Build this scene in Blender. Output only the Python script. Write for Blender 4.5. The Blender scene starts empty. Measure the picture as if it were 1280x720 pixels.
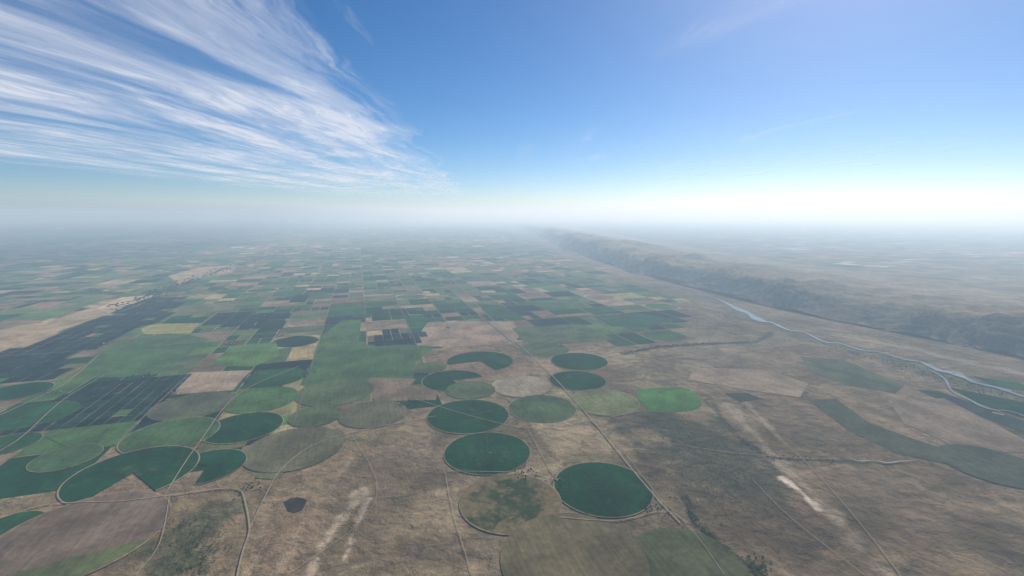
import bpy, math, random
import numpy as np
from mathutils import Vector
# 1 Blender unit = 100 m
random.seed(11); rng=np.random.RandomState(5)
H=22.4; F=600.0; PITCH=math.atan(94/600)
SC,CC=math.sin(PITCH),math.cos(PITCH)
def G(px,py):
    u=(px-640)/F; v=(360-py)/F
    t=-H/(-SC+v*CC)
    return (u*t,(CC+v*SC)*t)
def depth(px,py):
    v=(360-py)/F
    return -H/(-SC+v*CC)
def GP(l): return [G(*p) for p in l]
scene=bpy.context.scene
scene.view_settings.view_transform='Standard'
scene.view_settings.look='None'
scene.view_settings.exposure=0
# ---------- numpy noise
LAT=rng.rand(256,256)
def vnoise(x,y):
    xi=np.floor(x).astype(int); yi=np.floor(y).astype(int)
    fx=x-xi; fy=y-yi; fx=fx*fx*(3-2*fx); fy=fy*fy*(3-2*fy)
    a=LAT[xi%256,yi%256]; b=LAT[(xi+1)%256,yi%256]; c=LAT[xi%256,(yi+1)%256]; d=LAT[(xi+1)%256,(yi+1)%256]
    return (a*(1-fx)+b*fx)*(1-fy)+(c*(1-fx)+d*fx)*fy
def fbm(x,y,o=5,g=.5):
    s=0;a=1;n=0
    for i in range(o):
        s=s+a*vnoise(x*2**i+17.3*i,y*2**i+9.1*i); n+=a; a*=g
    return s/n
def ss(a,b,x):
    t=np.clip((x-a)/(b-a),0,1); return t*t*(3-2*t)
# ---------- material helpers
def newmat(name):
    m=bpy.data.materials.new(name); m.use_nodes=True
    nt=m.node_tree; nt.nodes.clear()
    out=nt.nodes.new('ShaderNodeOutputMaterial')
    return m,nt,out
class N:
    def __init__(s,nt): s.nt=nt
    def __call__(s,typ,inp={},**kw):
        n=s.nt.nodes.new(typ)
        for k,v in kw.items(): setattr(n,k,v)
        for k,v in inp.items():
            if isinstance(v,bpy.types.NodeSocket): s.nt.links.new(v,n.inputs[k])
            else: n.inputs[k].default_value=v
        return n
    def math(s,op,a,b=0.0,c=None,clamp=False):
        d={0:a,1:b}
        if c is not None: d[2]=c
        return s('ShaderNodeMath',d,operation=op,use_clamp=clamp).outputs[0]
    def rng(s,x,a,b,c,d,smooth=True):
        n=s('ShaderNodeMapRange',{'Value':x,'From Min':a,'From Max':b,'To Min':c,'To Max':d})
        n.interpolation_type='SMOOTHSTEP' if smooth else 'LINEAR'
        return n.outputs[0]
    def mix(s,f,a,b,mode='MIX'):
        n=s('ShaderNodeMix',data_type='RGBA',blend_type=mode)
        for i,v in ((0,f),(6,a),(7,b)):
            if isinstance(v,bpy.types.NodeSocket): s.nt.links.new(v,n.inputs[i])
            else: n.inputs[i].default_value=v
        return n.outputs[2]
    def noise(s,vec,scale,detail=6,rough=.55,dist=0,typ='FBM'):
        return s('ShaderNodeTexNoise',{'Vector':vec,'Scale':scale,'Detail':detail,'Roughness':rough,'Distortion':dist},noise_type=typ).outputs[0]
    def scale(s,col,f):
        n=s('ShaderNodeVectorMath',{0:col},operation='SCALE')
        if isinstance(f,bpy.types.NodeSocket): s.nt.links.new(f,n.inputs[3])
        else: n.inputs[3].default_value=f
        return n.outputs[0]
def C(*a): return (a[0],a[1],a[2],1)
ANG=math.atan(190/600)   # survey grid bearing
# field material
mField,nt,out=newmat('crop_field'); n=N(nt)
pos=n('ShaderNodeNewGeometry').outputs['Position']
att=n('ShaderNodeAttribute',attribute_name='Col').outputs['Color']
rot=n('ShaderNodeMapping',{'Vector':pos,'Rotation':(0,0,-ANG)}).outputs[0]
big=n.noise(pos,.22,5,.6,.4); fine=n.noise(pos,2.2,5,.65)
rows=n('ShaderNodeMapping',{'Vector':rot,'Scale':(4.5,.25,1)}).outputs[0]
rown=n.noise(rows,1.0,3,.5)
v=n.math('MULTIPLY',n.rng(big,.3,.7,.70,1.34),n.rng(fine,.3,.7,.82,1.22))
v=n.math('MULTIPLY',v,n.rng(rown,.3,.7,.86,1.14))
col=n.scale(att,v)
bare=n.rng(n.noise(pos,.5,7,.68,.6),.55,.74,0,.45)
col=n.mix(bare,col,C(.17,.138,.075))
bs=n('ShaderNodeBsdfDiffuse',{'Color':col,'Roughness':.3})
nt.links.new(bs.outputs[0],out.inputs[0])
# mottled (failed) pivot crop
mMot,nt,out=newmat('patchy_crop'); n=N(nt)
pos=n('ShaderNodeNewGeometry').outputs['Position']
tc=n('ShaderNodeTexCoord').outputs['Object']
ln=n('ShaderNodeVectorMath',{0:tc},operation='LENGTH').outputs['Value']
n1=n.noise(pos,.42,8,.62,.5); n2=n.noise(pos,2.5,5,.7)
cen=n.rng(ln,0,4.0,.18,-.08,False)
g=n.rng(n.math('ADD',n1,cen),.45,.60,0,1)
col=n.mix(g,C(.185,.142,.07),C(.050,.068,.030))
col=n.mix(n.rng(n.noise(pos,.8,6,.6,.3),.52,.68,0,.6),col,C(.27,.195,.105))
col=n.scale(col,n.rng(n2,.3,.7,.72,1.25))
bs=n('ShaderNodeBsdfDiffuse',{'Color':col,'Roughness':.3})
nt.links.new(bs.outputs[0],out.inputs[0])
# ground material
def groundmat(name,k):
    m,nt,out=newmat(name); n=N(nt)
    pos=n('ShaderNodeNewGeometry').outputs['Position']
    att=n('ShaderNodeAttribute',attribute_name='Col').outputs['Color']
    a=n.noise(pos,.12,7,.62,.5); b=n.noise(pos,.9,6,.62,.3); c=n.noise(pos,5.0,3,.6)
    rid=n.noise(pos,.20,6,.6,.8,'RIDGED_MULTIFRACTAL')
    v=n.math('MULTIPLY',n.rng(a,.3,.7,.70,1.34),n.rng(b,.3,.7,.82,1.18))
    v=n.math('MULTIPLY',v,n.rng(c,.35,.65,.9,1.1))
    v=n.math('MULTIPLY',v,k)
    col=n.scale(att,v)
    scr=n.rng(n.noise(pos,.22,7,.64,.3),.50,.64,0,.5)
    col=n.mix(scr,col,C(.112,.088,.047))
    pale=n.rng(n.noise(pos,.19,7,.66,1.2),.58,.70,0,.42)
    col=n.mix(pale,col,C(.37,.28,.165))
    dots=n('ShaderNodeTexVoronoi',{'Vector':pos,'Scale':5.0},feature='F1').outputs['Distance']
    dm=n.math('MULTIPLY',n.rng(dots,.08,.26,.45,0),n.rng(n.noise(pos,.2,4,.6),.46,.6,0,1))
    col=n.mix(dm,col,C(.055,.06,.03))
    bump=n('ShaderNodeBump',{'Height':n.math('ADD',b,n.math('MULTIPLY',rid,.7)),'Strength':1.0,'Distance':.42})
    bs=n('ShaderNodeBsdfDiffuse',{'Color':col,'Roughness':.4,'Normal':bump.outputs[0]})
    nt.links.new(bs.outputs[0],out.inputs[0]); return m
mGround=groundmat('dry_ground',1.15); mRidge=groundmat('ridge_scrub',1.15)
def simple(name,c,rough=.8,amp=.2,sc=2.0):
    m,nt,out=newmat(name); n=N(nt)
    pos=n('ShaderNodeNewGeometry').outputs['Position']
    v=n.rng(n.noise(pos,sc,5,.6),.3,.7,1-amp,1+amp)
    rgb=n('ShaderNodeRGB'); rgb.outputs[0].default_value=C(*c)
    col=n.scale(rgb.outputs[0],v)
    bs=n('ShaderNodeBsdfDiffuse',{'Color':col,'Roughness':.4})
    nt.links.new(bs.outputs[0],out.inputs[0]); return m
mRoad=simple('gravel_road',(.35,.28,.19)); mPave=simple('asphalt',(.17,.16,.11))
mTree=simple('foliage',(.06,.072,.035),amp=.4,sc=3); mRoof=simple('metal_roof',(.48,.48,.48)); mWall=simple('barn_wall',(.35,.3,.25))
mWater,nt,out=newmat('river_water'); n=N(nt)
pos=n('ShaderNodeNewGeometry').outputs['Position']
bp=n('ShaderNodeBump',{'Height':n.noise(pos,6,3,.6),'Strength':.5,'Distance':.03})
bs=n('ShaderNodeBsdfPrincipled',{'Base Color':C(.13,.145,.145),'Roughness':.2,'IOR':1.33,'Specular IOR Level':.22,'Normal':bp.outputs[0]})
nt.links.new(bs.outputs[0],out.inputs[0])
mSandGlint=simple('sand_and_glint',(.5,.43,.35))  # pale colour shared by the painted river glint and bare strips
# ---------- mesh helper
def mkobj(name,verts,faces,mats,cols=None,mi=None,smooth=False):
    me=bpy.data.meshes.new(name); me.from_pydata(verts,[],faces)
    if not isinstance(mats,(list,tuple)): mats=[mats]
    for m in mats: me.materials.append(m)
    if cols is not None:
        at=me.color_attributes.new('Col','FLOAT_COLOR','CORNER')
        arr=[]
        for f,c in zip(faces,cols): arr+= [c[0],c[1],c[2],1.0]*len(f)
        at.data.foreach_set('color',arr)
    if mi is not None: me.polygons.foreach_set('material_index',mi)
    if smooth: me.polygons.foreach_set('use_smooth',[True]*len(me.polygons))
    me.update()
    o=bpy.data.objects.new(name,me); scene.collection.objects.link(o); return o
class Acc:
    def __init__(s): s.v=[];s.f=[];s.c=[]
    def poly(s,pts,z,c):
        b=len(s.v); s.v+=[(p[0],p[1],z) for p in pts]; 
        area=sum(pts[i][0]*pts[(i+1)%len(pts)][1]-pts[(i+1)%len(pts)][0]*pts[i][1] for i in range(len(pts)))
        idx=list(range(b,b+len(pts)))
        if area<0: idx=idx[::-1]
        s.f.append(idx); s.c.append(c)
def inpoly(x,y,P):
    r=False;j=len(P)-1
    for i in range(len(P)):
        xi,yi=P[i];xj,yj=P[j]
        if (yi>y)!=(yj>y) and x<(xj-xi)*(y-yi)/(yj-yi)+xi: r=not r
        j=i
    return r
# palette (albedo)
DG=(.011,.054,.019); DG2=(.022,.076,.026); MG=(.062,.118,.040); BG=(.085,.155,.045); OL=(.13,.13,.058); GG=(.09,.118,.05)
TAN=(.33,.245,.14); PALE=(.42,.33,.21); BR=(.19,.137,.085); ORCH=(.013,.027,.024); YEL=(.30,.27,.11); PINK=(.30,.21,.14)
def jit(c,a=.12):
    k=1+random.uniform(-a,a); return tuple(max(.005,x*k*(1+random.uniform(-a*.4,a*.4))) for x in c)
# ---------- auto fields
FARM=GP([(-1400,600),(-60,600),(0,640),(60,610),(190,600),(300,600),(345,560),(400,545),(510,510),(525,470),(550,440),(640,428),(700,428),(770,428),(830,425),(890,402),(850,378),(760,345),(700,318),(660,300),(620,285),(560,284),(-2600,284)])
acc=Acc()
ca,sa=math.cos(ANG),math.sin(ANG)
def R(a,b): return (a*ca-b*sa, a*sa+b*ca)
def RI(x,y): return (x*ca+y*sa, -x*sa+y*ca)
a0,b0=RI(*G(640,428)); 
def pick(x,y,dry):
    nz=float(vnoise(np.array([x*.013+5]),np.array([y*.010]))[0]); r=random.random()
    if nz>.66: w=[(DG,.10),(MG,.14),(OL,.2),(GG,.12),(TAN,.16),(BR,.16),(PINK,.05),(PALE,.03),(ORCH,.03)]
    elif nz>.35: w=[(DG,.18),(DG2,.14),(MG,.20),(BG,.09),(OL,.15),(GG,.14),(TAN,.05),(BR,.08),(ORCH,.03)]
    else: w=[(DG,.16),(DG2,.14),(MG,.14),(BG,.05),(OL,.14),(ORCH,.10),(TAN,.08),(BR,.12),(YEL,.03),(GG,.09)]
    t=sum(q for _,q in w)*r
    for c,q in w:
        t-=q
        if t<=0: return c
    return GG
def rect(a,b,w,h,x,y,dry,z=.01):
    g=.10 if w>2 else .06
    pts=[(a+g,b+g),(a+w-g,b+g),(a+w-g,b+h-g),(a+g,b+h-g)]
    acc.poly([R(*p) for p in pts],z,jit(pick(x,y,dry),.22))
def circ(cx,cy,r,z,c,n=72,a0=0,a1=360,notch=None,A=None):
    A=A or acc
    full=abs(a1-a0)>=359.9
    pts=[] if full else [(cx,cy)]
    m=n if full else n+1
    for i in range(m):
        t=math.radians(a0+(a1-a0)*i/n); pts.append((cx+r*math.cos(t),cy+r*math.sin(t)))
    A.poly(pts,z,c)
S=8.05
for i in range(-130,70):
    for j in range(-8,100):
        a=a0+i*S; b=b0+j*S
        x,y=R(a+S/2,b+S/2)
        if y<20 or y>760: continue
        if abs(x)>y*1.35+60: continue
        inn=inpoly(x,y,FARM)
        if not inn:
            continue
        if random.random()<.05: continue
        near=y<260
        r=random.random()
        if near and r<.14:
            acc.poly([R(*p) for p in [(a+.1,b+.1),(a+S-.1,b+.1),(a+S-.1,b+S-.1),(a+.1,b+S-.1)]],.01,jit(random.choice([TAN,OL,BR,GG])))
            c=jit(pick(x,y,False),.2)
            circ(x,y,S*.475,.018,c)
        elif r<.34: rect(a,b,S,S,x,y,False)
        elif r<.6:
            k=random.choice([.5,.5,.33])*S
            if random.random()<.5: rect(a,b,k,S,x,y,False); rect(a+k,b,S-k,S,x,y,False)
            else: rect(a,b,S,k,x,y,False); rect(a,b+k,S,S-k,x,y,False)
        else:
            for p in (0,1):
                for q in (0,1):
                    h=S/2
                    if random.random()<.3:
                        rect(a+p*h,b+q*h,h/2,h,x,y,False); rect(a+p*h+h/2,b+q*h,h/2,h,x,y,False)
                    else: rect(a+p*h,b+q*h,h,h,x,y,False)
for k in range(900):
    y=random.uniform(190,700); x=random.uniform(.42,1.3)*y
    a,b=RI(x,y); a=round(a/S)*S; b=round(b/S)*S
    w=S*random.choice([.5,1,1,2]); h=S*random.choice([.5,1,1])
    acc.poly([R(*p) for p in [(a,b),(a+w,b),(a+w,b+h),(a,b+h)]],.012+.0002*(k%20),jit(random.choice([DG,MG,OL,TAN,PALE,GG,BR]),.2))
ZP=[.03]
def P(l,c,z=None):
    ZP[0]+=.0004
    acc.poly(GP(l),ZP[0],c)
P([(-60,425),(0,412),(60,402),(110,386),(150,374),(190,370),(176,384),(120,398),(80,412),(40,428),(0,443),(-60,460)],jit(TAN,.02))
P([(120,386),(150,372),(192,369),(180,382),(140,392)],(.44,.33,.20),.033)
P([(210,345),(250,334),(298,331),(290,341),(240,349),(225,356)],TAN)
P([(225,384),(300,376),(290,388),(215,396)],OL)
P([(176,411),(190,405),(250,404),(238,417),(180,418)],(.26,.23,.08))
P([(400,432),(470,431),(546,432),(520,452),(516,478),(470,482),(375,482),(388,455)],MG)
P([(428,400),(452,400),(448,430),(398,432),(404,418)],jit(MG))
P([(535,403),(640,401),(652,418),(640,430),(560,434),(520,432),(528,412)],PINK)
P([(320,463),(374,460),(352,484),(300,486)],DG2,.032)
P([(236,466),(314,463),(291,488),(214,494)],(.33,.24,.155),.034)
P([(92,472),(120,443),(170,422),(228,417),(262,424),(232,446),(200,467),(150,472)],MG)
P([(262,458),(290,432),(345,428),(350,445),(318,458)],jit(BG,.05))
P([(462,472),(520,474),(512,484),(455,486)],BR,.032)
P([(450,485),(548,482),(545,500),(470,502)],BR,.031)
P([(640,410),(725,405),(770,425),(700,430),(655,428)],GG)
P([(598,380),(628,382),(660,400),(640,401),(606,392)],DG2)
P([(655,376),(720,374),(735,385),(680,388)],MG)
P([(740,395),(800,392),(845,400),(810,410),(765,408)],DG2)
P([(1010,500),(1045,499),(1085,528),(1130,545),(1200,568),(1290,594),(1290,600),(1240,590),(1180,580),(1120,566),(1060,538)],(.085,.09,.05))
P([(1000,446),(1055,450),(1130,482),(1120,492),(1060,482),(1015,466)],(.10,.11,.058))
P([(1185,484),(1290,505),(1330,540),(1225,505)],DG)
P([(1145,487),(1175,490),(1290,530),(1290,545),(1200,512)],(.04,.055,.038))
P([(1215,470),(1300,484),(1300,492),(1240,482)],DG2,.032)
P([(905,492),(935,492),(952,499),(925,503)],(.05,.055,.035))
P([(868,460),(960,462),(1010,480),(1000,497),(930,487),(860,475)],(.30,.22,.14))
P([(1110,500),(1180,498),(1300,560),(1300,566),(1210,565),(1130,530)],(.24,.175,.115),.031)
P([(345,600),(380,565),(440,548),(400,545),(340,568),(318,598)],OL,.032)
P([(355,628),(363,623),(372,622),(380,624),(384,626),(381,632),(378,638),(368,641),(360,639)],(.05,.045,.04))
P([(50,543),(110,533),(172,531),(150,558),(90,562)],MG,.033)
def blocks(poly,w,h,c,z=.036,g=.07):
    ZP[0]+=.0004
    pp=[RI(*q) for q in GP(poly)]
    aa=[q[0] for q in pp]; bb=[q[1] for q in pp]
    a=min(aa)
    while a<max(aa):
        b=min(bb)
        while b<max(bb):
            if inpoly(a+w/2,b+h/2,pp) and random.random()<.97:
                gg=g
                acc.poly([R(*q) for q in [(a+gg,b+gg),(a+w-gg,b+gg),(a+w-gg,b+h-gg),(a+gg,b+h-gg)]],ZP[0],jit(c,.35))
            b+=h
        a+=w
blocks([(-160,440),(0,440),(60,424),(120,400),(190,372),(236,371),(205,398),(130,430),(90,445),(70,474),(0,476),(-160,480)],2.0,2.6,ORCH)
blocks([(120,478),(234,468),(212,496),(180,524),(100,534),(10,540),(-40,536),(60,505)],1.3,2.0,ORCH)
blocks([(456,430),(474,415),(541,412),(526,429)],1.6,4,ORCH)
blocks([(440,400),(460,390),(530,386),(520,398)],4,4,DG,.032)
blocks([(255,405),(275,390),(360,392),(345,412)],4,2.6,ORCH,.032)
blocks([(345,373),(380,368),(400,372),(370,378)],4,4,ORCH,.032)
# ---------- pivot circles
ZC=[.052]
def piv(px,py,w,c,ring=True,**k):
    x,y=G(px,py); r=w/2*depth(px,py)/F
    y+=r*r/max(y,1)*.6
    if ring: ZC[0]+=.0006; circ(x,y,r*1.025,ZC[0],jit((.26,.195,.12),.08),**({kk:v for kk,v in k.items()}))
    ZC[0]+=.0006
    circ(x,y,r,ZC[0],jit(c,.05),**k)
    return x,y,r
piv(680,437,62,GG,False); piv(724,452,70,DG); piv(536,460,44,GG,False)
piv(600,452,82,DG,False,a0=-60,a1=200); piv(566,476,76,DG,True,a0=20,a1=300)
piv(652,483,74,(.29,.24,.155)); piv(722,476,70,DG); piv(588,488,62,(.08,.10,.045),False)
piv(678,511,84,(.075,.11,.048)); piv(756,503,84,(.17,.18,.075)); 
P([(795,487),(820,485),(850,484),(862,487),(868,492),(876,500),(877,508),(866,513),(850,515),(826,516),(812,515),(803,507),(797,497)],(.08,.18,.042))
piv(20,490,68,DG); piv(345,472,70,DG2,False); piv(418,491,94,GG,False); piv(325,500,88,MG,False); piv(240,508,94,(.10,.105,.06),False)
piv(466,518,84,(.125,.115,.065),False); piv(394,521,64,GG,False); piv(40,520,90,DG2,False)
piv(303,535,90,DG); piv(212,545,104,MG); piv(8,556,64,DG2); piv(366,562,118,(.13,.12,.065),False); piv(82,573,70,(.06,.11,.045))
piv(258,584,86,DG,True,a0=-75,a1=165)
piv(163,594,138,DG,True,a0=-35,a1=262)
piv(585,521,101,DG); piv(609,567,107,DG); piv(754,612,121,DG)
MX=piv(638,630,126,(.17,.14,.065))
piv(862,714,150,(.095,.105,.048),False); piv(718,706,186,(.15,.122,.063),False)
piv(8,662,70,DG2); piv(90,676,190,(.16,.117,.078)); 
x,y=G(90,676); rr=95*depth(90,676)/F; y+=rr*rr/y*.6
pts=[(x+rr*math.cos(math.radians(q)),y+rr*math.sin(math.radians(q))) for q in range(-118,-2,3)]
acc.poly(pts,.1,(.11,.125,.05))
piv(1245,584,110,(.095,.10,.058),False)
def line(pts,w,z,c):
    for (x0,y0),(x1,y1) in zip(pts[:-1],pts[1:]):
        d=math.hypot(x1-x0,y1-y0)
        if d<1e-6: continue
        nx,ny=-(y1-y0)/d*w/2,(x1-x0)/d*w/2
        acc.poly([(x0+nx,y0+ny),(x0-nx,y0-ny),(x1-nx,y1-ny),(x1+nx,y1+ny)],z,c)
line(GP([(585,521),(634,509)]),.06,.102,(.13,.16,.10))
line(GP([(609,565),(609,540)]),.04,.102,(.05,.10,.06))
line(GP([(754,612),(800,585)]),.04,.102,(.035,.085,.05))
def blobp(cx,cy,r,z,c,seed,A=acc):
    pts=[]
    for i in range(40):
        t=2*math.pi*i/40
        rr=r*(.75+.5*float(fbm(np.array([math.cos(t)*3.2+seed*7.7+40]),np.array([math.sin(t)*3.2+40]),4)[0]))
        pts.append((cx+rr*math.cos(t)*1.1,cy+rr*math.sin(t)))
    A.poly(pts,z,c)
blobp(*G(613,567),.16,.103,(.10,.12,.05),3)
mkobj('farm_fields',acc.v,acc.f,mField,acc.c)
pc=mkobj('patchy_crop_circle',[(MX[2]*.995*math.cos(t*math.pi/40),MX[2]*.995*math.sin(t*math.pi/40),0) for t in range(80)],[list(range(80))],mMot)
pc.location=(MX[0],MX[1],.0805)
# ---------- roads
def ribbon(name,paths,z,mat,A=None):
    V=[];Fc=[]
    for pi,(pts,w) in enumerate(paths):
        z1=z+.0005*pi
        pts=[Vector(p) for p in pts]
        q=[]
        for i in range(len(pts)-1):
            p0=pts[max(i-1,0)];p1=pts[i];p2=pts[i+1];p3=pts[min(i+2,len(pts)-1)]
            for s in range(6):
                t=s/6
                q.append(.5*((2*p1)+(-p0+p2)*t+(2*p0-5*p1+4*p2-p3)*t*t+(-p0+3*p1-3*p2+p3)*t**3))
        q.append(pts[-1])
        b=len(V)
        for i,p in enumerate(q):
            d=(q[min(i+1,len(q)-1)]-q[max(i-1,0)]); d.normalize() if d.length>0 else None
            nn=Vector((-d.y,d.x))
            f=i/(len(q)-1)
            ww=w if not isinstance(w,(list,tuple)) else float(np.interp(f*(len(w)-1),range(len(w)),w))*random.uniform(.7,1.3)
            for sgn in (1,-1):
                o=p+nn*ww/2*sgn; V.append((o.x,o.y,z1))
            if i: Fc.append([b+2*i-2,b+2*i-1,b+2*i+1,b+2*i])
    return mkobj(name,V,Fc,mat)
def gp(l): return [Vector(G(*p)) for p in l]
ribbon('gravel_road',[
 (gp([(150,628),(215,620),(275,612),(300,614),(307,630),(312,662),(304,690),(297,720),(292,760)]),.11),
 (gp([(312,662),(330,625),(350,590),(385,561),(430,544),(500,529),(545,521)]),.09),
 (gp([(205,622),(245,560),(300,492),(375,458)]),.09),
 (gp([(660,538),(690,592),(700,600)]),.06),(gp([(556,590),(566,640),(590,720)]),.05),
 (gp([(690,598),(650,592),(560,590)]),.07),(gp([(520,500),(650,535),(740,526),(800,515)]),.07),
 (gp([(735,524),(775,560),(815,612),(868,668),(905,720)]),.05),
 (gp([(700,648),(770,652),(830,640),(860,655)]),.09),
 (gp([(900,490),(1000,572),(1110,700),(1140,760)]),.06),
 (gp([(800,548),(900,565),(1000,574),(1050,575)]),.06),
 (gp([(640,445),(700,425),(760,416)]),.08),
 (gp([(0,520),(60,492),(90,474),(125,443)]),.11),
 (gp([(130,470),(80,500),(30,545),(0,565)]),.09),
 (gp([(0,650),(60,632),(150,628)]),.08),
 (gp([(170,720),(200,680),(212,622)]),.07),
 (gp([(940,600),(990,650),(1080,720)]),.05),
 (gp([(440,545),(470,600),(455,650),(360,720)]),.04),
],.115,mRoad)
hw=[]
for k in (-6,-4,-2,0,3):
    a=a0+k*S; hw.append(([Vector(R(a,b0+(0 if k>-3 else -3)*S)),Vector(R(a,b0+20*S)),Vector(R(a,b0+60*S))],.15))
for j in (2,6,10,15,22): hw.append(([Vector(R(a0-30*S,b0+j*S)),Vector(R(a0,b0+j*S)),Vector(R(a0+2*S,b0+j*S))],.22))
ribbon('section_road',hw,.107,mPave)
ribbon('highway',[(gp([(850,655),(800,600),(745,532),(690,470),(650,432),(600,385),(552,338),(500,296)]),.13)],.125,mRoad)
ribbon('valley_road',[(gp([(1320,470),(1200,440),(1120,421),(1040,408),(980,392),(900,372),(820,352)]),.25)],.07,simple('road_gravel_pale',(.36,.30,.22)))
# ---------- water
ribbon('river',[(gp([(1420,545),(1340,515),(1280,497),(1248,486),(1215,478),(1195,467),(1175,464),(1150,453),(1130,450),(1100,441),(1075,438),(1050,430),(1030,428),(1005,416),(985,413),(965,404),(950,401),(935,392),(925,388),(900,376),(860,362),(800,345),(740,325),(700,305)]),[.4,.6,.6,1.0,.5,1.1,1.4,.3,.6,.25,.5,.3,.5,.4,.8,.6,2.2,1.4,2.2,.5,.3,.3,.3,.3]),
 (gp([(1290,525),(1262,515),(1235,512),(1210,500),(1190,490),(1180,474),(1160,462)]),[.25,.15,.4,.15,.25,.15])],.13,mWater)
ribbon('sand_bars_and_glint',[(gp([(1222,478),(1195,470),(1162,460)]),[.1,.6,.1]),(gp([(1255,520),(1240,517)]),.25),(gp([(1145,577),(1125,578),(1110,580),(1090,577),(1075,578),(1060,574)]),[.03,.1,.2,.06,.15,.04]),  # first strip paints the river's bright glint as a pale colour
  (gp([(560,337),(566,334)]),.4)],.14,mSandGlint)
ribbon('lake',[(gp([(290,293),(330,291),(372,291)]),[2,14,2]),(gp([(20,300),(70,299)]),[1,6]),(gp([(970,310),(1010,312)]),[2,8]),(gp([(1080,332),(1110,334)]),[2,4])],.09,mWater)
# ---------- ground sheet with regional soil tints
def axis(lo,hi,step,far,g=1.07):
    mid=list(np.arange(lo,hi,step)); s=step; x=mid[-1]; r=[]
    while x<far: s*=g; x+=s; r.append(x)
    s=step; x=mid[0]; l=[]
    while x>-far: s*=g; x-=s; l.append(x)
    return np.array(l[::-1]+mid+r)
xs=axis(-50,100,.25,4000); ys=axis(16,95,.25,4000)
X,Y=np.meshgrid(xs,ys); nx,ny=len(xs),len(ys)
col=np.empty(X.shape+(3,)); 
base=np.array([.236,.166,.095])
f1=fbm(X*.03,Y*.03,5); col[:]=base
def mixc(m,c): 
    global col
    m=m[...,None]; col=col*(1-m)+np.array(c)*m
mixc(ss(.45,.7,f1)*.65,(.145,.113,.062)); mixc(ss(.5,.72,fbm(X*.045+9,Y*.045+3,5))*.55,(.34,.25,.15))
mixc(ss(.52,.68,fbm(X*.09+19,Y*.09+13,6,.6))*.45,(.125,.103,.052))
GA=X*ca+Y*sa-a0; GB=-X*sa+Y*ca-b0
def parcels(w,h,amp,off):
    global col
    ia=np.floor(GA/w).astype(int); ib=np.floor(GB/h).astype(int)
    k=LAT[(ia*7+off)%256,(ib*13+off*3)%256]
    k2=LAT[(ia*11+off+90)%256,(ib*5+off*2)%256]
    f=np.where(k2>.45,1+(k-.5)*2*amp,1.0)
    col=col*np.stack([f,f*(1+(k2-.4)*.06),f],-1)
parcels(S,S,.22,4); parcels(S/2,S,.12,9); parcels(S*2,S*2,.12,21)
for w_,o_ in ((S*2,0),(S,0)):
    d_=np.abs((GA/w_+.5)%1-.5)*w_; e_=np.abs((GB/w_+.5)%1-.5)*w_
    gate=ss(.45,.6,fbm(X*.04+70,Y*.04+11,3))
    mixc((1-ss(.05,.3,np.minimum(d_,e_)))*.3*gate,(.33,.25,.165))
wob=(fbm(X*.35,Y*.35,6,.6)-.5)
dr=np.abs(fbm(X*.10+fbm(X*.05,Y*.05,3)*2,Y*.07+5,6,.55)-.5)
mixc((1-ss(0,.018,dr))*.75,(.085,.075,.043)); mixc((1-ss(0,.005,dr))*.5,(.38,.29,.19))
dr=np.abs(fbm(X*.21+31,Y*.16+8+fbm(X*.1,Y*.1,3)*2,6,.55)-.5)
mixc((1-ss(0,.014,dr))*.6,(.105,.085,.05))
def blob(px,py,rx,ry,c,s=1,ang=0,soft=.6):
    x0,y0=G(px,py); dx,dy=X-x0,Y-y0; a=math.radians(ang)
    u=(dx*math.cos(a)+dy*math.sin(a))/rx; v=(-dx*math.sin(a)+dy*math.cos(a))/ry
    d=np.sqrt(u*u+v*v)+wob*2.2
    mixc(s*(1-ss(1-soft,1,d)),c)
def seg(pl,w,c,s=1,wb=4.0,soft=.7):
    pts=GP(pl); D=np.full(X.shape,1e9)
    for (ax,ay),(bx,by) in zip(pts[:-1],pts[1:]):
        vx,vy=bx-ax,by-ay; t=np.clip(((X-ax)*vx+(Y-ay)*vy)/(vx*vx+vy*vy),0,1)
        D=np.minimum(D,np.hypot(X-ax-t*vx,Y-ay-t*vy))
    D=np.abs(D+wob*wb*w)/w
    mixc(s*(1-ss(1-soft,1,D)),c)
blob(880,565,7.5,11,(.075,.07,.042),.8,20); blob(855,535,6,6,(.07,.075,.042),.6); blob(900,600,5,4,(.07,.065,.04),.6)
blob(830,600,4,5,(.12,.09,.055),.5); blob(960,660,6,4,(.13,.095,.055),.6); blob(1180,660,14,6,(.14,.10,.062),.6)
blob(1020,540,6,5,(.15,.11,.068),.6); blob(900,440,12,10,(.29,.215,.14),.6); blob(1100,470,10,6,(.22,.165,.11),.5)
blob(250,660,3,4,(.08,.085,.04),.8); blob(235,700,2.5,2.5,(.07,.08,.035),.8); blob(560,690,5,2.5,(.145,.11,.068),.6)
blob(500,590,8,6,(.175,.13,.08),.6); blob(470,640,6,4,(.23,.17,.10),.5); blob(620,440,6,5,(.2,.15,.1),.4)
seg([(380,730),(400,690),(425,650),(455,610)],.6,(.46,.35,.23),.85); seg([(425,720),(440,670),(460,625)],.28,(.50,.38,.27),.8)
seg([(345,720),(375,660),(420,600),(440,570)],.35,(.32,.235,.15),.6)
seg([(915,510),(945,545),(1000,600),(1050,655),(1110,725)],.9,(.37,.28,.185),.85); seg([(930,500),(985,560)],.5,(.42,.32,.21),.7)
seg([(980,598),(1005,618),(1022,636)],.42,(.68,.54,.40),1,3.0,.5)
seg([(780,442),(820,434),(880,430),(945,428),(965,415)],.8,(.06,.07,.04),.8,1.5)
seg([(855,620),(870,655),(905,685),(945,715),(960,740)],.35,(.05,.055,.03),.85)
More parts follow.
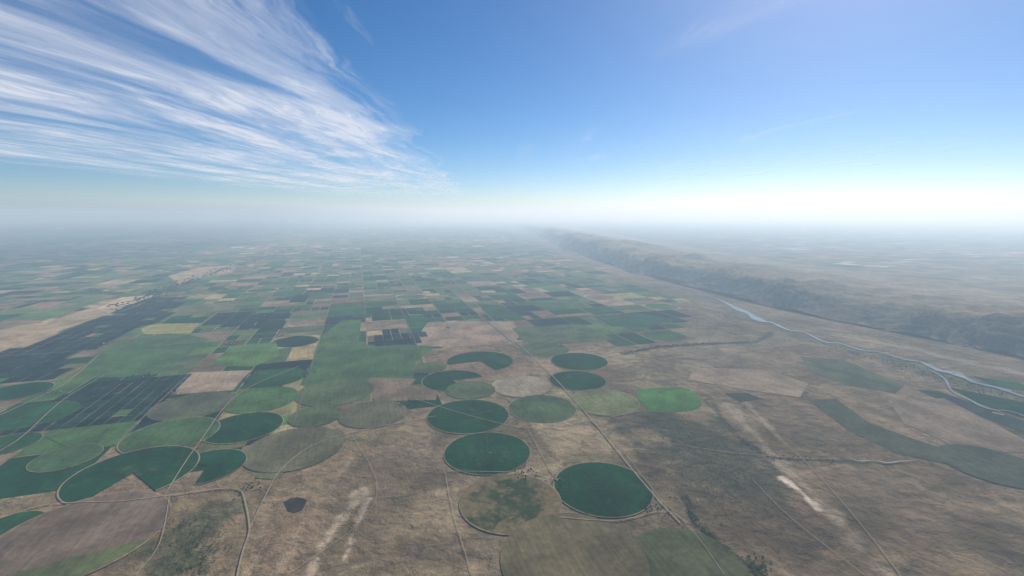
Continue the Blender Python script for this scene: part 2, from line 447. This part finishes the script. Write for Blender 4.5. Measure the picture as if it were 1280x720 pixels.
seg([(885,500),(920,545),(960,572),(1050,577),(1150,580)],.35,(.07,.07,.04),.7)
seg([(1000,420),(1100,445),(1200,475),(1300,505)],3.4,(.12,.12,.068),.7,1.0)
seg([(880,370),(950,400),(1000,418)],4.0,(.12,.12,.065),.5,1.0)
seg([(990,410),(1100,428),(1290,470)],1.6,(.36,.28,.19),.7,1.0)
seg([(150,385),(225,355),(300,330),(365,312)],3.5,(.06,.065,.04),.7,1.0)
seg([(600,430),(560,520),(540,600)],1.2,(.16,.12,.08),.4)
seg([(1060,470),(1150,520),(1290,575)],1.0,(.15,.12,.08),.5); seg([(1080,600),(1180,640),(1290,665)],.6,(.14,.10,.065),.5)
seg([(1000,700),(1100,640),(1200,600)],.5,(.13,.095,.06),.4)
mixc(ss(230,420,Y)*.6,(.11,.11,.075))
Zg=np.zeros_like(X)
verts=np.stack([X,Y,Zg],-1).reshape(-1,3)
i=np.arange(nx*ny).reshape(ny,nx)
faces=np.stack([i[:-1,:-1],i[:-1,1:],i[1:,1:],i[1:,:-1]],-1).reshape(-1,4)
def gridobj(name,verts,faces,mat,colr,smooth=False):
    me=bpy.data.meshes.new(name)
    me.vertices.add(len(verts)); me.vertices.foreach_set('co',verts.astype(np.float32).ravel())
    me.loops.add(faces.size); me.loops.foreach_set('vertex_index',faces.astype(np.int32).ravel())
    me.polygons.add(len(faces)); me.polygons.foreach_set('loop_start',np.arange(0,faces.size,4,dtype=np.int32))
    me.update(calc_edges=True); me.validate()
    me.materials.append(mat)
    at=me.color_attributes.new('Col','FLOAT_COLOR','POINT')
    c4=np.ones((len(verts),4),np.float32); c4[:,:3]=colr.reshape(-1,3); at.data.foreach_set('color',c4.ravel())
    if smooth: me.polygons.foreach_set('use_smooth',[True]*len(faces))
    o=bpy.data.objects.new(name,me); scene.collection.objects.link(o); return o
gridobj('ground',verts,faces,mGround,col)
# ---------- ridge
bp=GP([(640,281),(665,291),(700,309),(750,327),(800,343),(900,369),(1000,393),(1100,412),(1280,448),(1500,505),(1900,600)])
bp=np.array(bp); L=np.concatenate([[0],np.cumsum(np.hypot(*np.diff(bp,axis=0).T))])
nS=1300
sN=L[-1]*(1-(1-np.linspace(0,1,nS))**2.0)
bx=np.interp(sN,L,bp[:,0]); by=np.interp(sN,L,bp[:,1])
k=np.ones(61)/61
def sm(a): 
    p=np.pad(a,30,mode='reflect',reflect_type='odd'); return np.convolve(p,k,'valid')
bx,by=sm(bx),sm(by)
tx,ty=np.gradient(bx),np.gradient(by); l=np.hypot(tx,ty); tx/=l;ty/=l
pxn,pyn=-ty,tx
if pxn[nS//2]<0: pxn,pyn=-pxn,-pyn
T=np.concatenate([np.linspace(-3,28,220),28+np.cumsum(np.linspace(.25,3.9,56))])
hs=np.interp(sN,L,[1.0,5.0,6.8,5.2,4.3,3.8,3.6,3.8,4.4,4,4])
Sg,Tg=np.meshgrid(sN,T,indexing='ij')
XX=bx[:,None]+pxn[:,None]*T[None]; YY=by[:,None]+pyn[:,None]*T[None]
hh=hs[:,None]*(0.55+.85*fbm(Sg*.03+3,Tg*.02+2,4))
spur=np.abs(fbm(Sg*.075+fbm(Sg*.08,Tg*.08,3)*2.2,Tg*.05+7,6,.55)-.5)*2
spur2=fbm(Sg*.4,Tg*.22,5,.6)
wd=13+12*(fbm(Sg*.05,Tg*0,3)-.5)
shift=12*(fbm(Sg*.035+40,Tg*0+3,4)-.5)-1
u=np.clip((Tg-shift-24*spur*np.clip(1-Tg/28,0,1))/wd,0,1)
rise=u*u*(3-2*u)*.5+u*.5
back=1-ss(4,np.maximum(85,0),Tg+0*Sg)
und=fbm(XX*.04,YY*.04,5)-.5; und2=fbm(XX*.085,YY*.085,6,.55)-.5
Z=hh*rise*back+rise*(und*3.8+und2*4.2)*np.clip(back*1.5,0,1)+rise*(1-rise)*spur2*1.6-.12*(1-ss(-2.5,-.5,Tg))-.5*ss(85,100,Tg)
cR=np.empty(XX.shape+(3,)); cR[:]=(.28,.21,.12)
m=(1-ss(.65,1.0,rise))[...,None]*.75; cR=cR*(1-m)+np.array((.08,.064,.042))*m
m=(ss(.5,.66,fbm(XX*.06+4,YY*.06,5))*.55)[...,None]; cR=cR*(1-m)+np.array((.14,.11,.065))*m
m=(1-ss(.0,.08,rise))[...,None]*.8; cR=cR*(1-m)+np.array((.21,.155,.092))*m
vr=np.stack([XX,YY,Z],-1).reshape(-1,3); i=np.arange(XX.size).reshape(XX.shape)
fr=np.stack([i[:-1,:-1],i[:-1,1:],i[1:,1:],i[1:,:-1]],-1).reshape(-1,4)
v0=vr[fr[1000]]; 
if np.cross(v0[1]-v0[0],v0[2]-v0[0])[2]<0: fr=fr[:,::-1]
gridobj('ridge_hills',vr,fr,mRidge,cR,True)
# ---------- farmsteads & trees
def ico(V,Fc,M,x,y,r,h,mi):
    b=len(V); n=6
    for z,k in ((0,.7),(.45,1.0),(.8,.6)):
        for q in range(n):
            t=2*math.pi*q/n+random.random()*.4; rr=r*k*random.uniform(.7,1.25)
            V.append((x+rr*math.cos(t),y+rr*math.sin(t),h*z+.06))
    V.append((x,y,h+.06))
    for a in range(2):
        for q in range(n): Fc.append([b+a*n+q,b+a*n+(q+1)%n,b+(a+1)*n+(q+1)%n,b+(a+1)*n+q]); M.append(mi)
    for q in range(n): Fc.append([b+2*n+q,b+2*n+(q+1)%n,b+3*n]); M.append(mi)
def barn(V,Fc,M,x,y,w,d,h,ang):
    b=len(V); c,s=math.cos(ang),math.sin(ang)
    L=[(-w,-d,0),(w,-d,0),(w,d,0),(-w,d,0),(-w,-d,h),(w,-d,h),(w,d,h),(-w,d,h),(-w,0,h*1.5),(w,0,h*1.5)]
    for (p,q,z) in L: V.append((x+p*c-q*s,y+p*s+q*c,z+.1))
    for f,m in (([0,1,5,4],1),([2,3,7,6],1),([1,2,6,9,5],1),([3,0,4,8,7],1),([4,5,9,8],0),([7,8,9,6],0)):
        Fc.append([b+k for k in f]); M.append(m)
spots=[(388,463),(384,468),(556,350),(700,432),(480,349),(490,352),(215,492),(310,612),(655,590),(60,492),(130,430),(445,395),(610,395),(350,420),(290,430),(180,470),(330,395),(560,410),(822,636),(700,602),(505,505)]
for (px,py) in spots:
    V=[];Fc=[];M=[]; x,y=G(px,py)
    sc=.5 if py>440 else 1
    for k in range(random.randint(2,5)):
        barn(V,Fc,M,x+random.gauss(0,.4),y+random.gauss(0,.4),sc*random.uniform(.07,.2),sc*random.uniform(.05,.09),.05,ANG+random.choice([0,math.pi/2]))
    for k in range(22):
        ico(V,Fc,M,x+random.gauss(0,.6),y+random.gauss(0,.6),random.uniform(.05,.1),random.uniform(.08,.13),2)
    mkobj('farmstead',V,Fc,[mRoof,mWall,mTree],mi=M)
V=[];Fc=[];M=[]
def treeline(pl,n,sp,r=.1):
    pts=GP(pl)
    for k in range(n):
        i=random.randrange(len(pts)-1); t=random.random()
        x=pts[i][0]*(1-t)+pts[i+1][0]*t+random.gauss(0,sp); y=pts[i][1]*(1-t)+pts[i+1][1]*t+random.gauss(0,sp)
        ico(V,Fc,M,x,y,r*random.uniform(.6,1.6),r*random.uniform(.4,.8),0)
treeline([(855,620),(870,655),(905,685),(945,715),(955,735)],260,.15,.06)
treeline([(850,530),(880,560),(905,600),(890,630)],900,2.8,.05)
treeline([(780,442),(820,434),(880,430),(945,428)],260,.5,.11)
treeline([(920,545),(960,572),(1050,577)],180,.3,.06)
treeline([(1000,425),(1100,448),(1170,470),(1290,505)],420,1.8,.09)
treeline([(230,650),(250,690),(235,720)],300,.8,.05)
treeline([(940,700),(950,720)],80,.4,.07)
treeline([(150,385),(225,355),(300,330),(365,312)],600,1.8,.3)
mkobj('shrubs_and_trees',V,Fc,[mTree],mi=M)
# ---------- haze layer (homogeneous air volume)
mh,nt,out=newmat('haze_air'); n=N(nt)
DEN=.0025
vs=n('ShaderNodeVolumeScatter',{'Color':C(.68,.85,1.0),'Density':DEN,'Anisotropy':.28})
em=n('ShaderNodeEmission',{'Color':C(.14*.68,.20*.85,.23),'Strength':DEN})  # added glow in the haze, stands in for multiply scattered light
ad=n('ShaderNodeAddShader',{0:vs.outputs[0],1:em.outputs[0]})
nt.links.new(ad.outputs[0],out.inputs['Volume'])
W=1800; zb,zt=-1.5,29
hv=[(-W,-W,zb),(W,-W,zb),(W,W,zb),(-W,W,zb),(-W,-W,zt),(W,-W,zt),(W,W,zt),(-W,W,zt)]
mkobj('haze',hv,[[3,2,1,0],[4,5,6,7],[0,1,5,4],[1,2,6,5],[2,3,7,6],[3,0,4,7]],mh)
# ---------- cirrus sheet
hc=77.0
mc,nt,out=newmat('cirrus'); n=N(nt)
pos=n('ShaderNodeNewGeometry').outputs['Position']
q=n.scale(pos,1/hc)
q=n('ShaderNodeMapping',{'Vector':q,'Scale':(1,1,0)}).outputs[0]
warp=n('ShaderNodeTexNoise',{'Vector':q,'Scale':.35,'Detail':4,'Roughness':.5})
wv=n('ShaderNodeVectorMath',{0:warp.outputs['Color'],1:(.5,.5,.5)},operation='SUBTRACT').outputs[0]
qw=n('ShaderNodeVectorMath',{0:q,1:n.scale(wv,.8)},operation='ADD').outputs[0]
sep=n('ShaderNodeSeparateXYZ',{0:qw}); x_,y_=sep.outputs[0],sep.outputs[1]
st=n('ShaderNodeMapping',{'Vector':qw,'Rotation':(0,0,math.radians(-9)),'Scale':(1.3,.22,1)}).outputs[0]
s1=n.noise(st,1.0,7,.6,.3)
st2=n('ShaderNodeMapping',{'Vector':qw,'Rotation':(0,0,math.radians(-12)),'Scale':(5,.7,1)}).outputs[0]
s2=n.noise(st2,1.0,6,.62,.5)
xs_=n.math('ADD',x_,n.math('MULTIPLY',y_,.05)); xs_=n.math('ADD',xs_,n.rng(s2,.3,.7,-.4,.4,False))
mR=n.rng(xs_,-1.55,-.85,1,0); mL=n.rng(xs_,-10.2,-7.2,0,1)
mF=n.rng(y_,14,36,1,0)
mask=n.math('MULTIPLY',n.math('MULTIPLY',mR,mL),mF)
st3=n('ShaderNodeMapping',{'Vector':qw,'Rotation':(0,0,math.radians(50)),'Scale':(3.5,.9,1)}).outputs[0]
s3=n.noise(st3,1.0,6,.6,.8)
lo=n.noise(q,.45,3,.5)
d=n.rng(s1,.34,.66,0,1)
fib=n.math('MAXIMUM',n.rng(s2,.33,.75,.2,1),n.rng(s3,.40,.74,0,1))
dens=n.math('MULTIPLY',n.math('MULTIPLY',d,fib),n.rng(lo,.33,.6,.45,1.05))
dens=n.math('ADD',n.math('MULTIPLY',dens,1.0),n.rng(s1,.28,.6,.04,.26))
dens=n.math('MULTIPLY',dens,mask)
w1=n.math('MULTIPLY',n.rng(n.math('ABSOLUTE',n.math('SUBTRACT',n.math('ADD',x_,n.math('MULTIPLY',y_,.37)),2.2)),0,.28,1,0),n.rng(y_,3.6,2.6,0,1))
w2=n.math('MULTIPLY',n.rng(n.noise(n('ShaderNodeMapping',{'Vector':qw,'Rotation':(0,0,math.radians(60)),'Scale':(1.6,.35,1)}).outputs[0],1,7,.6),.55,.72,0,.3),n.rng(y_,3,7,.2,1))
w2=n.math('MULTIPLY',w2,n.rng(x_,-.3,1.2,0,1))
dens=n.math('ADD',dens,n.math('ADD',n.math('MULTIPLY',w1,n.rng(s2,.4,.7,.04,.22)),n.math('MULTIPLY',w2,n.rng(y_,22,12,0,1))))
dens=n.math('MINIMUM',n.math('MAXIMUM',dens,0),.85)
tr=n('ShaderNodeBsdfTransparent'); tl=n('ShaderNodeBsdfTranslucent',{'Color':C(.95,.95,.95)}); df=n('ShaderNodeBsdfDiffuse',{'Color':C(.95,.95,.95)})
ad=n('ShaderNodeMixShader',{0:.2,1:tl.outputs[0],2:df.outputs[0]})
mx=n('ShaderNodeMixShader',{0:dens,1:tr.outputs[0],2:ad.outputs[0]})
nt.links.new(mx.outputs[0],out.inputs[0])
zc=H+hc
mkobj('cirrus_cloud',[(-1200,20,zc),(-10,20,zc),(-10,2600,zc),(-1200,2600,zc)],[[0,1,2,3]],mc)
mkobj('cirrus_cloud.001',[(20,150,zc+1),(160,150,zc+1),(160,300,zc+1),(20,300,zc+1)],[[0,1,2,3]],mc)
mkobj('cirrus_cloud.002',[(-9,330,zc+1),(600,330,zc+1),(600,1300,zc+1),(-9,1300,zc+1)],[[0,1,2,3]],mc)
# ---------- sun & sky
EL,AZ=math.radians(36),math.radians(34)
sd=Vector((math.sin(AZ)*math.cos(EL),math.cos(AZ)*math.cos(EL),math.sin(EL)))
sl=bpy.data.lights.new('sun','SUN'); sl.energy=5.0; sl.angle=math.radians(.5); sl.color=(1,.95,.88)
so=bpy.data.objects.new('sun',sl); so.rotation_euler=sd.to_track_quat('Z','Y').to_euler(); so.location=(0,0,200); scene.collection.objects.link(so)
w=bpy.data.worlds.new('World'); scene.world=w; w.use_nodes=True
nt=w.node_tree; nt.nodes.clear(); n=N(nt)
sky=n('ShaderNodeTexSky',sky_type='NISHITA'); sky.sun_disc=False; sky.sun_elevation=EL; sky.sun_rotation=AZ
sky.altitude=2200; sky.air_density=1.0; sky.dust_density=2.2; sky.ozone_density=4.5
hs_=n('ShaderNodeHueSaturation',{'Saturation':1.25,'Color':sky.outputs[0]})
bg=n('ShaderNodeBackground',{'Color':hs_.outputs[0],'Strength':.10}); wo=n('ShaderNodeOutputWorld',{'Surface':bg.outputs[0]})
# ---------- camera
cam=bpy.data.cameras.new('camera'); cam.sensor_width=36; cam.lens=36*F/1280; cam.clip_start=.1; cam.clip_end=20000
co=bpy.data.objects.new('camera',cam); co.location=(0,0,H); co.rotation_euler=(math.pi/2-PITCH,0,0)
scene.collection.objects.link(co); scene.camera=co
